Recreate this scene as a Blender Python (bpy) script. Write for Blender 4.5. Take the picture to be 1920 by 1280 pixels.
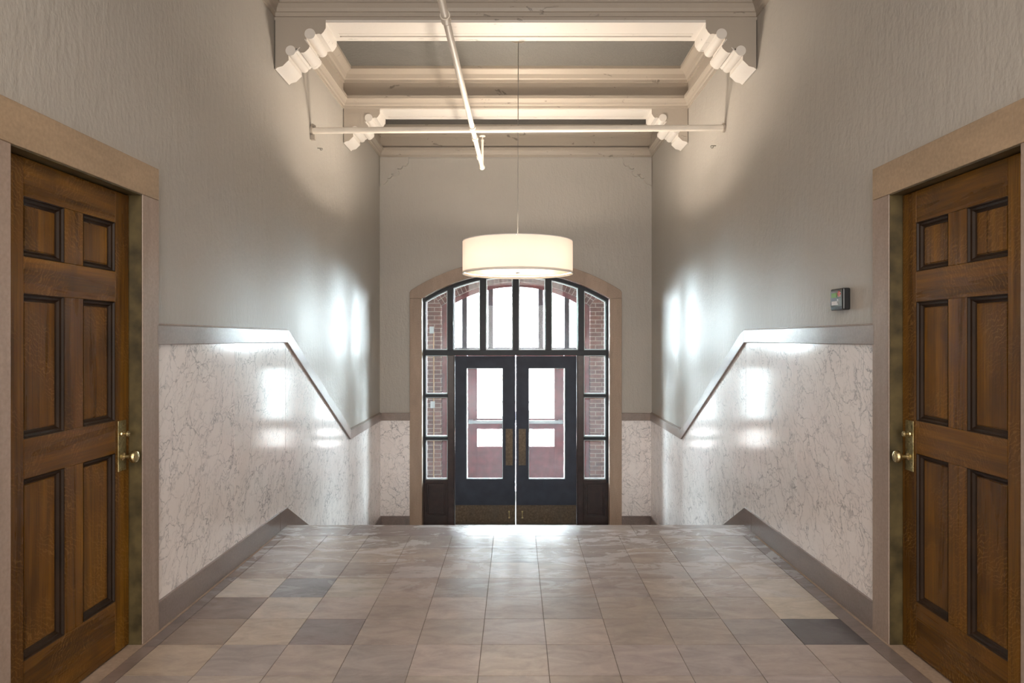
import bpy, bmesh, math, random
from mathutils import Vector, Matrix
random.seed(7)
PI = math.pi
for o in list(bpy.data.objects): bpy.data.objects.remove(o)
S = bpy.context.scene
COL = S.collection

# ------------------------------------------------------------------ camera
cd = bpy.data.cameras.new('camera'); cam = bpy.data.objects.new('camera', cd); COL.objects.link(cam)
cam.location = (0, 0, 1.46); cam.rotation_euler = (PI/2, 0, 0)
cd.sensor_width = 36; cd.lens = 1300*36/1920; cd.clip_start = .05; cd.clip_end = 300
cd.shift_x = -7/1920; cd.shift_y = -5/1920
S.camera = cam
# ------------------------------------------------------------------ colour, sky, big lights
S.view_settings.view_transform = 'Standard'; S.view_settings.look = 'None'
S.view_settings.gamma = 1; S.view_settings.exposure = 0.52; S.view_settings.use_curve_mapping = False
w = bpy.data.worlds.new('sky'); S.world = w; w.use_nodes = True
bg = w.node_tree.nodes['Background']; bg.inputs[0].default_value = (.80, .90, 1, 1); bg.inputs[1].default_value = 125.0
def area(name, loc, rot, sx, sy, power, col):
    l = bpy.data.lights.new(name, 'AREA'); l.shape = 'RECTANGLE'; l.size = sx; l.size_y = sy; l.energy = power; l.color = col
    o = bpy.data.objects.new(name, l); COL.objects.link(o); o.location = loc; o.rotation_euler = rot; return o
area('corridor_overhead_fill', (0, -1.6, 4.2), (0, 0, 0), 3.2, 5.5, 150, (1, .93, .85))  # unseen fill added overhead behind the camera for the hall's ambient light
area('corridor_rear_fill', (0, -4.9, 2.1), (PI/2, 0, 0), 3.2, 3.2, 205, (1, .95, .89))  # added fill behind the camera to brighten the far wall; no window there
p = area('sky_portal', (0, 11.62, .7), (-PI/2, 0, 0), 2.5, 3.5, 1, (1, 1, 1)); p.data.cycles.is_portal = True
S.cycles.max_bounces = 10; S.cycles.diffuse_bounces = 5; S.cycles.glossy_bounces = 4; S.cycles.transparent_max_bounces = 16
S.cycles.sample_clamp_indirect = 6

# ------------------------------------------------------------------ helpers
def prop(o, label=None, cat=None, group=None, kind=None):
    if label: o['label'] = label
    if cat: o['category'] = cat
    if group: o['group'] = group
    if kind: o['kind'] = kind
    return o
def empty(name, loc=(0, 0, 0), label=None, cat=None, group=None, kind=None, rz=0):
    o = bpy.data.objects.new(name, None); COL.objects.link(o); o.location = loc; o.rotation_euler = (0, 0, rz); o.empty_display_size = .1
    return prop(o, label, cat, group, kind)
def fin(name, bm, mat, parent=None, bev=0, smooth=False, seg=2):
    bmesh.ops.recalc_face_normals(bm, faces=bm.faces)
    me = bpy.data.meshes.new(name); bm.to_mesh(me); bm.free()
    for m in (mat if isinstance(mat, (list, tuple)) else [mat]): me.materials.append(m)
    o = bpy.data.objects.new(name, me); COL.objects.link(o)
    if parent: o.parent = parent
    if smooth:
        for f in me.polygons: f.use_smooth = True
        me.set_sharp_from_angle(angle=math.radians(35))
    if bev:
        md = o.modifiers.new('bevel', 'BEVEL'); md.width = bev; md.segments = seg; md.limit_method = 'ANGLE'; md.angle_limit = math.radians(40)
    return o
def B(): return bmesh.new()
def box(bm, x0, x1, y0, y1, z0, z1, mi=0):
    x0, x1 = sorted((x0, x1)); y0, y1 = sorted((y0, y1)); z0, z1 = sorted((z0, z1))
    v = [bm.verts.new(c) for c in ((x0,y0,z0),(x1,y0,z0),(x1,y1,z0),(x0,y1,z0),(x0,y0,z1),(x1,y0,z1),(x1,y1,z1),(x0,y1,z1))]
    for f in ((0,3,2,1),(4,5,6,7),(0,1,5,4),(1,2,6,5),(2,3,7,6),(3,0,4,7)):
        bm.faces.new([v[i] for i in f]).material_index = mi
    return v
def prism(bm, pts, plane, d0, d1, mi=0):
    def P(a, b, d): return {'xz': (a, d, b), 'yz': (d, a, b), 'xy': (a, b, d)}[plane]
    A = [bm.verts.new(P(a, b, d0)) for a, b in pts]; C = [bm.verts.new(P(a, b, d1)) for a, b in pts]
    n = len(pts); fs = [bm.faces.new(A), bm.faces.new(C[::-1])]
    for i in range(n): fs.append(bm.faces.new((A[i], C[i], C[(i+1) % n], A[(i+1) % n])))
    for f in fs: f.material_index = mi
def cyl(bm, p0, p1, r, r2=None, seg=20, caps=True):
    p0 = Vector(p0); p1 = Vector(p1); d = (p1-p0); r2 = r if r2 is None else r2
    q = d.to_track_quat('Z', 'Y').to_matrix()
    A = []; C = []
    for i in range(seg):
        a = 2*PI*i/seg; e = q @ Vector((math.cos(a), math.sin(a), 0))
        A.append(bm.verts.new(p0+e*r)); C.append(bm.verts.new(p1+e*r2))
    for i in range(seg): bm.faces.new((A[i], A[(i+1) % seg], C[(i+1) % seg], C[i]))
    if caps: bm.faces.new(A[::-1]); bm.faces.new(C)
def lathe(bm, prof, origin, axis=(0, 0, 1), seg=32):
    """prof: (radius, height along axis)"""
    q = Vector(axis).to_track_quat('Z', 'Y').to_matrix(); o = Vector(origin); rings = []
    for r, h in prof:
        if r < 1e-6: rings.append([bm.verts.new(o+q @ Vector((0, 0, h)))])
        else: rings.append([bm.verts.new(o+q @ Vector((r*math.cos(2*PI*i/seg), r*math.sin(2*PI*i/seg), h))) for i in range(seg)])
    for a, b in zip(rings, rings[1:]):
        for i in range(seg):
            j = (i+1) % seg
            vs = []
            for v in ((a[i], a[j]) if len(a) > 1 else (a[0],)): vs.append(v)
            for v in ((b[j], b[i]) if len(b) > 1 else (b[0],)): vs.append(v)
            if len(vs) > 2: bm.faces.new(vs)
def torus(bm, c, R, r, axis=(0, 0, 1), seg=48, ms=8):
    lathe(bm, [(R+r*math.cos(2*PI*k/ms), r*math.sin(2*PI*k/ms)) for k in range(ms+1)], c, axis, seg)
def ring_mold(bm, x0, x1, y0, y1, prof):
    """profile (offset, z) swept with mitred corners round the inside of a rectangle"""
    rings = []
    for o, z in prof: rings.append([bm.verts.new(c) for c in ((x0+o, y0+o, z), (x1-o, y0+o, z), (x1-o, y1-o, z), (x0+o, y1-o, z))])
    for a, b in zip(rings, rings[1:]):
        for i in range(4): bm.faces.new((a[i], a[(i+1) % 4], b[(i+1) % 4], b[i]))
def arc(cz, R, half, n=28, rev=False):
    p = []
    for i in range(n+1):
        x = -half+2*half*i/n; p.append((x, cz+math.sqrt(R*R-x*x)))
    return p[::-1] if rev else p
def copy_tree(o, parent=None):
    c = o.copy(); COL.objects.link(c); c.parent = parent
    for ch in o.children: copy_tree(ch, c)
    return c

# ------------------------------------------------------------------ materials
class NT:
    def __init__(s, name):
        s.m = bpy.data.materials.new(name); s.m.use_nodes = True; s.t = s.m.node_tree; s.b = s.t.nodes['Principled BSDF']; s.out = s.t.nodes['Material Output']
    def n(s, t, **k):
        x = s.t.nodes.new(t)
        for a, b in k.items(): setattr(x, a, b)
        return x
    def l(s, a, b): s.t.links.new(a, b)
    def coord(s, scale=(1, 1, 1), rot=(0, 0, 0), kind='Object', rand=False):
        tc = s.n('ShaderNodeTexCoord'); mp = s.n('ShaderNodeMapping'); mp.inputs['Scale'].default_value = scale; mp.inputs['Rotation'].default_value = rot
        if rand:
            oi = s.n('ShaderNodeObjectInfo'); mu = s.n('ShaderNodeMath', operation='MULTIPLY'); mu.inputs[1].default_value = 37.0
            s.l(oi.outputs['Random'], mu.inputs[0]); ad = s.n('ShaderNodeVectorMath', operation='ADD')
            s.l(tc.outputs[kind], ad.inputs[0]); s.l(mu.outputs[0], ad.inputs[1]); s.l(ad.outputs[0], mp.inputs[0])
        else: s.l(tc.outputs[kind], mp.inputs[0])
        return mp.outputs[0]
    def noise(s, v, scale, detail=3, rough=.5, dist=0):
        x = s.n('ShaderNodeTexNoise'); x.inputs['Scale'].default_value = scale; x.inputs['Detail'].default_value = detail
        x.inputs['Roughness'].default_value = rough; x.inputs['Distortion'].default_value = dist
        if v is not None: s.l(v, x.inputs['Vector'])
        return x.outputs['Fac']
    def ramp(s, f, stops, interp='LINEAR'):
        x = s.n('ShaderNodeValToRGB'); x.color_ramp.interpolation = interp; e = x.color_ramp.elements
        while len(e) < len(stops): e.new(.5)
        for i, (p, c) in enumerate(stops): e[i].position = p; e[i].color = (*c, 1) if len(c) == 3 else c
        s.l(f, x.inputs[0]); return x.outputs[0]
    def mix(s, f, a, b, blend='MIX'):
        x = s.n('ShaderNodeMix', data_type='RGBA', blend_type=blend)
        for i, val in ((0, f), (6, a), (7, b)):
            if hasattr(val, 'links'): s.l(val, x.inputs[i])
            elif i == 0: x.inputs[0].default_value = val
            else: x.inputs[i].default_value = (*val, 1)
        return x.outputs[2]
    def math(s, op, a, b=None, clamp=False):
        x = s.n('ShaderNodeMath', operation=op, use_clamp=clamp)
        for i, val in ((0, a), (1, b)):
            if val is None: continue
            if hasattr(val, 'links'): s.l(val, x.inputs[i])
            else: x.inputs[i].default_value = val
        return x.outputs[0]
    def bump(s, h, strength, dist=.01):
        x = s.n('ShaderNodeBump'); x.inputs['Strength'].default_value = strength; x.inputs['Distance'].default_value = dist
        s.l(h, x.inputs['Height']); s.l(x.outputs[0], s.b.inputs['Normal'])
    def set(s, color=None, rough=None, metal=None, spec=None, **k):
        b = s.b
        for key, val in (('Base Color', color), ('Roughness', rough), ('Metallic', metal), ('Specular IOR Level', spec)):
            if val is None: continue
            if hasattr(val, 'links'): s.l(val, b.inputs[key])
            else: b.inputs[key].default_value = (*val, 1) if isinstance(val, tuple) else val
        for key, val in k.items(): b.inputs[key.replace('_', ' ')].default_value = val
        return s.m
def simple(name, color, rough=.5, metal=0, spec=.5, var=.12, scale=6, bump=0, bscale=60):
    n = NT(name); v = n.coord()
    f = n.noise(v, scale, 4)
    c = n.ramp(f, [(.3, tuple(x*(1-var) for x in color)), (.7, tuple(min(1, x*(1+var)) for x in color))])
    if bump: n.bump(n.noise(v, bscale, 3), bump, .004)
    return n.set(c, rough, metal, spec)

def mk_wall(name, col, rough=.46):
    n = NT(name); v = n.coord()
    c = n.ramp(n.noise(v, .9, 4, .6), [(.3, tuple(x*.95 for x in col)), (.7, tuple(x*1.04 for x in col))])
    n.bump(n.math('ADD', n.noise(n.coord((1, 1, .6)), 55, 2, .5), n.math('MULTIPLY', n.noise(n.coord((1, 1, .22)), 22, 1, .4), .9)), .62, .005)
    return n.set(c, rough, 0, .5)
M = {}
M['wall'] = mk_wall('eggshell_wall_paint', (.425, .395, .355))
def mk_peel(name, col, rough):
    n = NT(name); v = n.coord()
    cr = n.noise(n.coord((.5, 2.2, 1)), 9, 6, .65, 1.2)
    msk = n.ramp(cr, [(.655, (0, 0, 0)), (.675, (1, 1, 1))])
    c = n.mix(msk, col, tuple(x*.55 for x in col))
    n.bump(n.noise(v, 30, 4), .25, .006)
    return n.set(c, rough, 0, .4)
M['trim'] = mk_peel('cream_trim_paint', (.395, .345, .29), .42)
M['soffit'] = mk_peel('pale_soffit_paint', (.70, .655, .605), .42)
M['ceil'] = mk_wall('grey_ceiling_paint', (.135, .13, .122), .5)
def mk_marble():
    n = NT('white_marble'); v = n.coord((1, 1, 1), (math.radians(38), 0, 0), rand=True)
    nz = n.n('ShaderNodeTexNoise'); nz.inputs['Scale'].default_value = 2.6; nz.inputs['Detail'].default_value = 5; nz.inputs['Roughness'].default_value = .6; n.l(v, nz.inputs['Vector'])
    mx = n.n('ShaderNodeVectorMath', operation='MULTIPLY_ADD'); n.l(nz.outputs['Color'], mx.inputs[0]); mx.inputs[1].default_value = (.42, .42, .42); n.l(v, mx.inputs[2])
    def veins(scale, wdt, stretch):
        mp = n.n('ShaderNodeMapping'); mp.inputs['Scale'].default_value = stretch; n.l(mx.outputs[0], mp.inputs[0])
        vo = n.n('ShaderNodeTexVoronoi', feature='DISTANCE_TO_EDGE'); vo.inputs['Scale'].default_value = scale; n.l(mp.outputs[0], vo.inputs['Vector'])
        return n.ramp(vo.outputs['Distance'], [(0, (1, 1, 1)), (wdt, (0, 0, 0))])
    v1 = veins(8.5, .036, (1, 1, .42)); v2 = veins(4.0, .014, (1, .9, .6)); v3 = veins(17, .07, (1, 1, .5))
    m1 = n.ramp(n.noise(v, 4.5, 4, .7), [(.36, (0,)*3), (.58, (1,)*3)])
    m2 = n.ramp(n.noise(v, 2.5, 3), [(.40, (.15,)*3), (.6, (1,)*3)])
    m3 = n.ramp(n.noise(v, 7, 4, .7), [(.42, (0,)*3), (.62, (1,)*3)])
    cloud = n.ramp(n.noise(v, 3, 5, .6), [(.25, (.82, .755, .735)), (.5, (.90, .845, .825)), (.8, (.93, .89, .875))])
    c = n.mix(n.math('MULTIPLY', n.math('MULTIPLY', v3, m3), .62), cloud, (.30, .28, .29))
    c = n.mix(n.math('MULTIPLY', n.math('MULTIPLY', v1, m1), .72), c, (.20, .19, .21))
    c = n.mix(n.math('MULTIPLY', n.math('MULTIPLY', v2, m2), .75), c, (.24, .22, .24))
    sp = n.ramp(n.noise(v, 24, 4, .7, 1.5), [(.70, (0,)*3), (.74, (1,)*3)])
    c = n.mix(n.math('MULTIPLY', n.math('MULTIPLY', sp, m1), .7), c, (.09, .09, .10))
    n.bump(n.noise(v, 3, 1), .04, .01)
    return n.set(c, .42, 0, .5, Coat_Weight=.7, Coat_Roughness=.12)
M['marble'] = mk_marble()
def mk_stone(name, col, rough, scale=5, stretch=(1, .35, 1), var=.28, bump=.1):
    n = NT(name); v = n.coord(stretch)
    f = n.noise(v, scale, 6, .65, .6); g = n.noise(n.coord(), 70, 3)
    c = n.ramp(f, [(.28, tuple(x*(1-var) for x in col)), (.5, col), (.75, tuple(min(1, x*(1+var)) for x in col))])
    c = n.mix(.25, c, n.ramp(g, [(.3, tuple(x*.6 for x in col)), (.7, tuple(min(1, x*1.4) for x in col))]))
    sc = n.ramp(n.noise(n.coord((1, 1, .1)), 20, 3, .6, 2), [(.72, (0,)*3), (.74, (1,)*3)])
    c = n.mix(n.math('MULTIPLY', sc, .25), c, (.6, .54, .48))
    n.bump(g, bump, .003)
    return n.set(c, rough, 0, .5)
M['base'] = mk_stone('mauve_limestone', (.215, .17, .155), .28)
M['rail'] = mk_stone('polished_rail_stone', (.27, .215, .19), .3, bump=.03)
M['casing'] = mk_stone('brown_casing_stone', (.31, .232, .185), .42, 6, (1, 1, .12))
M['header'] = mk_stone('lit_header_stone', (.37, .262, .165), .42, 6, (1, .18, 1))  # casing stone with its lit, yellower look put into the colour
M['surround'] = mk_stone('arch_surround_stone', (.34, .245, .18), .45, 6, (1, 1, .2))
def mk_tile():
    n = NT('stone_floor_tile'); at = n.n('ShaderNodeAttribute', attribute_name='Col'); v = n.coord()
    f = n.noise(n.coord((1, 2.2, 1)), 5, 6, .65, .8); g = n.noise(v, 60, 3)
    var = n.mix(.35, n.ramp(f, [(.34, (.62, .60, .61)), (.5, (.88, .86, .86)), (.66, (1.10, 1.08, 1.07))]), n.ramp(g, [(.3, (.85, .85, .85)), (.7, (1, 1, 1))]))
    c = n.mix(1, at.outputs['Color'], var, 'MULTIPLY')
    # worn polish: patches of dull wax among glossy stone, and a few thin pale scratches
    w1 = n.ramp(n.noise(n.coord((1, 1.6, 1)), 2.6, 5, .65, .7), [(.46, (0,)*3), (.60, (1,)*3)])
    w2 = n.ramp(n.noise(v, 1.2, 2), [(.4, (.30,)*3), (.65, (.38,)*3)])
    r = n.mix(w1, w2, (.46, .46, .46))
    sc = n.ramp(n.noise(n.coord((.25, 2.4, 1), (0, 0, .5)), 9, 3, .6, 2.5), [(.715, (0,)*3), (.73, (1,)*3)])
    c = n.mix(n.math('MULTIPLY', sc, .22), c, (.75, .74, .76))
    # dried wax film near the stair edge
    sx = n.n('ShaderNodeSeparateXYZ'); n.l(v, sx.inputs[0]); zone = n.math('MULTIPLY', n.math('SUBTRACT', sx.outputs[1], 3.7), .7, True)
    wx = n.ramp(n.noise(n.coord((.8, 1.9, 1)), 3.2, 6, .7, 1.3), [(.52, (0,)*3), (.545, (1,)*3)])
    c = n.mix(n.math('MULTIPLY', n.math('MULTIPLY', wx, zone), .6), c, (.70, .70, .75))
    n.bump(n.math('ADD', f, n.math('MULTIPLY', g, .2)), .06, .006)
    return n.set(c, r, 0, .6, Coat_Weight=.55, Coat_Roughness=.2)
M['tile'] = mk_tile()
M['grout'] = simple('dark_grout', (.16, .13, .11), .8)
def mk_oak(name, horiz):
    st = (1, .07, 1) if horiz else (1, 1, .07); n = NT(name)
    fine = n.noise(n.coord((1, .03, 1) if horiz else (1, 1, .03), rand=True), 85, 4, .65, .3)
    broad = n.noise(n.coord(st, rand=True), 7, 4, .6, .8); blot = n.noise(n.coord(rand=True), 3.5, 3)
    fl = n.n('ShaderNodeTexWave', wave_type='BANDS', bands_direction='Z' if not horiz else 'Y'); fl.inputs['Scale'].default_value = 17; fl.inputs['Distortion'].default_value = 14
    fl.inputs['Detail'].default_value = 3; fl.inputs['Detail Scale'].default_value = 1.3; n.l(n.coord((1, 1, 1), (.6, 0, 0), rand=True), fl.inputs['Vector'])
    fleck = n.ramp(fl.outputs['Fac'], [(.80, (0,)*3), (.95, (1,)*3)])
    c = n.ramp(broad, [(.25, (.050, .019, .001)), (.5, (.150, .061, .003)), (.78, (.30, .138, .008))])
    c = n.mix(n.ramp(fine, [(.35, (.45,)*3), (.6, (0,)*3)]), c, (.026, .011, .003))
    c = n.mix(n.math('MULTIPLY', n.math('MULTIPLY', fleck, n.ramp(blot, [(.45, (0,)*3), (.6, (1,)*3)])), .42), c, (.30, .155, .042))
    c = n.mix(n.ramp(n.noise(n.coord((1, 1, .6), rand=True), 6, 3), [(.28, (.38,)*3), (.46, (0,)*3)]), c, (.028, .011, .003))
    n.bump(fine, .12, .003)
    r = n.ramp(broad, [(.3, (.24,)*3), (.7, (.36,)*3)])
    m = n.set(c, r, 0, .2); return m
M['oakv'] = mk_oak('dark_oak_vertical_grain', False); M['oakh'] = mk_oak('dark_oak_horizontal_grain', True)
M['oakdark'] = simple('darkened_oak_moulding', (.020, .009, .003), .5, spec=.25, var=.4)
M['jamb'] = simple('olive_brown_door_jamb', (.075, .055, .022), .4, var=.5, scale=12)
def mk_brass(name, col, rough, spots):
    n = NT(name); v = n.coord(); f = n.noise(v, 28, 5, .7)
    c = n.ramp(f, [(.35, tuple(x*spots for x in col)), (.6, col)]); r = n.ramp(f, [(.35, (rough+.25,)*3), (.6, (rough,)*3)])
    return n.set(c, r, 1)
M['brass'] = mk_brass('aged_brass', (.48, .40, .20), .26, .45)
M['knob'] = mk_brass('worn_brass_knob', (.62, .50, .27), .2, .6)
def mk_plate():
    n = NT('tarnished_brass_plate'); v = n.coord(); f = n.noise(v, 35, 5, .75); g = n.noise(n.coord((1, 1, .3)), 6, 4)
    c = n.ramp(f, [(.3, (.065, .045, .03)), (.55, (.13, .095, .062)), (.75, (.22, .165, .105))]); c = n.mix(n.ramp(g, [(.4, (.0,)*3), (.7, (.5,)*3)]), c, (.09, .08, .065))
    return n.set(c, .42, .55, .5)
M['plate'] = mk_plate()
M['black'] = simple('black_frame_paint', (.014, .018, .025), .42, spec=.3, var=.2)
M['charcoal'] = simple('charcoal_door_paint', (.036, .044, .064), .5, spec=.25, var=.15, bump=.15, bscale=220)
M['umber'] = simple('umber_frame_wood', (.030, .016, .014), .32, var=.35, scale=14)
M['bead'] = simple('daylit_glazing_bead', (.70, .72, .76), .35, var=.1)  # pale colour stands in for daylight on the reveals beyond the panes
M['redwood'] = simple('oxblood_painted_wood', (.19, .034, .034), .35, var=.22, scale=10)
M['outframe'] = simple('dull_plum_frame_paint', (.06, .032, .040), .5, var=.3, scale=5)
M['alum'] = simple('brushed_aluminium', (.62, .63, .64), .3, metal=.9, var=.08)
def mk_glass(name, dirt=.013, tint=(.96, .98, .97)):
    n = NT(name); n.t.nodes.remove(n.b); tr = n.n('ShaderNodeBsdfTransparent'); tr.inputs[0].default_value = (*tint, 1)
    gl = n.n('ShaderNodeBsdfGlossy'); gl.inputs['Roughness'].default_value = .02; fr = n.n('ShaderNodeFresnel'); fr.inputs[0].default_value = 1.28
    a = n.n('ShaderNodeMixShader'); n.l(fr.outputs[0], a.inputs[0]); n.l(tr.outputs[0], a.inputs[1]); n.l(gl.outputs[0], a.inputs[2])
    df = n.n('ShaderNodeBsdfTranslucent'); df.inputs[0].default_value = (.9, .92, .95, 1); b = n.n('ShaderNodeMixShader')
    v = n.coord()
    scr = n.ramp(n.noise(n.coord((1, 1, .5), (0, .5, 0)), 6, 5, .7, 2.5), [(.60, (0,)*3), (.75, (1,)*3)])
    cl = n.ramp(n.noise(v, 2.2, 3), [(.3, (.5,)*3), (.7, (1,)*3)])
    f = n.math('ADD', n.math('MULTIPLY', cl, dirt), n.math('MULTIPLY', scr, dirt*1.6), True)
    n.l(f, b.inputs[0]); n.l(a.outputs[0], b.inputs[1]); n.l(df.outputs[0], b.inputs[2]); n.l(b.outputs[0], n.out.inputs[0]); return n.m
M['glass'] = mk_glass('dusty_glass'); M['glass2'] = mk_glass('outer_glass', .01)
def mk_brick():
    n = NT('red_brick'); tc = n.n('ShaderNodeTexCoord'); sp = n.n('ShaderNodeSeparateXYZ'); n.l(tc.outputs['Object'], sp.inputs[0]); cb = n.n('ShaderNodeCombineXYZ')
    n.l(n.math('ADD', sp.outputs[0], sp.outputs[1]), cb.inputs[0]); n.l(sp.outputs[2], cb.inputs[1])
    br = n.n('ShaderNodeTexBrick'); n.l(cb.outputs[0], br.inputs['Vector']); br.inputs['Scale'].default_value = 1; br.inputs['Brick Width'].default_value = .21; br.inputs['Row Height'].default_value = .068
    br.inputs['Mortar Size'].default_value = .006; br.inputs['Mortar Smooth'].default_value = .1
    br.inputs['Color1'].default_value = (.21, .075, .05, 1); br.inputs['Color2'].default_value = (.12, .045, .035, 1); br.inputs['Mortar'].default_value = (.52, .40, .32, 1)
    c = n.mix(.3, br.outputs['Color'], n.ramp(n.noise(n.coord(), 25, 4), [(.3, (.12, .05, .04)), (.7, (.36, .17, .12))]))
    n.bump(br.outputs['Fac'], -.4, .006); return n.set(c, .8)
M['brick'] = mk_brick()
M['vouss'] = simple('arch_brick', (.15, .055, .042), .8, var=.45, scale=14)
M['mortar'] = simple('brick_mortar', (.52, .40, .32), .85)
M['plaster'] = simple('vestibule_plaster', (.50, .48, .46), .6, var=.05)
M['concrete'] = simple('pale_concrete', (.62, .60, .57), .8, var=.1, bump=.2)
M['asphalt'] = simple('grey_asphalt', (.45, .45, .45), .9, var=.1)
M['pipe'] = simple('cream_pipe_paint', (.72, .66, .58), .5, var=.06, bump=.1)
M['metal'] = simple('dark_cable_metal', (.30, .29, .27), .35, metal=.8)
M['chrome'] = simple('polished_nickel', (.80, .79, .76), .15, metal=1, var=.03)
def mk_shade(name, col, tcol, mixf):
    n = NT(name); n.t.nodes.remove(n.b); d = n.n('ShaderNodeBsdfDiffuse'); d.inputs[0].default_value = (*col, 1); t = n.n('ShaderNodeBsdfTranslucent'); t.inputs[0].default_value = (*tcol, 1)
    m = n.n('ShaderNodeMixShader'); m.inputs[0].default_value = mixf; n.l(d.outputs[0], m.inputs[1]); n.l(t.outputs[0], m.inputs[2])
    n.l(m.outputs[0], n.out.inputs[0]); return n.m
M['shade'] = mk_shade('cream_linen_shade', (.85, .80, .72), (.95, .735, .63), .032)
M['diff'] = mk_shade('opal_acrylic', (.9, .85, .78), (.95, .74, .54), .08)
M['blackplastic'] = simple('glossy_black_plastic', (.010, .011, .013), .22)
M['greyplastic'] = simple('dark_grey_plastic', (.05, .065, .065), .3)
M['lcd'] = simple('green_lcd', (.13, .30, .05), .25, var=.2)
M['white'] = simple('white_paint', (.80, .80, .80), .4, var=.03)
M['redp'] = simple('red_print', (.50, .06, .04), .5)
M['siding'] = simple('pale_house_siding', (.80, .79, .77), .7, var=.04)
M['dimglass'] = simple('dim_window_glass', (.010, .011, .012), 1, spec=0)
M['leaf'] = simple('green_leaves', (.012, .035, .010), 1, spec=0, var=.4, scale=20)
M['tyre'] = simple('tyre_rubber', (.03, .03, .03), .7)
M['orange'] = simple('orange_sign_paint', (.85, .45, .12), .5)
M['copperpaint'] = simple('tan_conduit_paint', (.62, .36, .20), .4)

# ------------------------------------------------------------------ setting
W = 1.81          # half width of the hall at the painted wall face
YN, YF = -5.0, 9.23
ZL = -1.05        # lower landing
FH = 4.28         # ceiling height
YE = 5.44         # landing edge
DY0, DY1, DZ = 2.45, 3.315, 2.15      # side door openings
def side_wall(s, name, label):
    root = empty(name, (0, 0, 0), label, 'wall', kind='structure')
    bm = B()
    box(bm, s*W, s*2.2, YN, DY0-.03, -1.3, FH+.1); box(bm, s*W, s*2.2, DY0-.03, DY1+.03, DZ+.03, FH+.1)
    box(bm, s*W, s*2.2, DY1+.03, YF+.3, -1.3, FH+.1); box(bm, s*W, s*2.2, DY0-.03, DY1+.03, -1.3, -.02)
    box(bm, s*2.05, s*2.2, DY0-.03, DY1+.03, -.02, DZ+.03)  # unseen backing behind the door, added to stop sky light leaking in
    fin('painted_plaster', bm, M['wall'], root)
    # marble wainscot panels with tight joints
    top = [(-4, 1.43), (5.42, 1.43), (7.5, .375), (9.23, .375)]; bot = [(-4, .135), (5.42, .135), (7.45, -.90), (9.23, -.90)]
    def at(pl, y):
        for (a, b), (c, d) in zip(pl, pl[1:]):
            if a <= y <= c: return b+(d-b)*(y-a)/(c-a)
    js = [-1.2, -.2, .8, 1.7, 2.30, None, 3.45, 4.44, 5.42, 6.46, 7.48, 8.34, 9.23]
    for a, b in zip(js, js[1:]):
        if a is None or b is None: continue
        a += .0022; b -= .0022
        bm = B(); ys_t = [a]+[y for y, _ in top if a < y < b]+[b]; ys_b = [a]+[y for y, _ in bot if a < y < b]+[b]
        prism(bm, [(y, at(bot, y)) for y in ys_b]+[(y, at(top, y)) for y in reversed(ys_t)], 'yz', s*(W+.02), s*1.80)
        fin('marble_panel', bm, M['marble'], root)
    # stone chair rail following the stair
    def offs(pl, d):
        r = []
        for i, (y, z) in enumerate(pl):
            ns = []
            if i > 0: a = Vector((y-pl[i-1][0], z-pl[i-1][1])).normalized(); ns.append(Vector((-a.y, a.x)))
            if i < len(pl)-1: a = Vector((pl[i+1][0]-y, pl[i+1][1]-z)).normalized(); ns.append(Vector((-a.y, a.x)))
            m = sum(ns, Vector((0, 0))).normalized(); r.append((y+m.x*d/m.dot(ns[0]), z+m.y*d/m.dot(ns[0])))
        return r
    def rail(pl, nm='chair_rail'):
        t = offs(pl, .1)
        for i in range(len(pl)-1):
            bm = B(); prism(bm, [pl[i], pl[i+1], t[i+1], t[i]], 'yz', s*(W+.03), s*1.782); fin(nm, bm, M['rail'], root, bev=.004)
    rail([(3.45, 1.43), (5.42, 1.43), (7.5, .375), (9.225, .375)]); rail([(-1.2, 1.43), (2.30, 1.43)])
    bm = B(); pl = offs([(3.45, 1.43), (5.42, 1.43), (7.5, .375), (9.225, .375)], .101); t = offs(pl, .007)
    prism(bm, pl+t[::-1], 'yz', s*(W+.01), s*1.80); fin('paint_edge', bm, M['casing'], root)
    # baseboard
    b = empty('baseboard_'+('left' if s < 0 else 'right'), (0, 0, 0), 'mauve stone baseboard stepping down the stair on the '+('left' if s < 0 else 'right')+' wall', 'baseboard', kind='structure')
    for pts in ([(-1.2, 0), (2.30, 0), (2.30, .142), (-1.2, .142)], [(3.45, 0), (5.26, 0), (5.26, .142), (3.45, .142)], [(5.262, 0), (5.262, .142), (5.42, .142), (7.47, -.893), (9.225, -.893), (9.225, ZL), (7.47, ZL), (7.2, ZL), (5.44, -.16), (5.44, 0)]):
        bm = B(); prism(bm, pts, 'yz', s*(W+.02), s*1.785); fin('base_stone', bm, M['base'], b, bev=.003)
    return root
side_wall(-1, 'wall_left', 'left side wall, glossy beige paint above pale veined marble wainscot')
side_wall(1, 'wall_right', 'right side wall, glossy beige paint above pale veined marble with black keypad')

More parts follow.
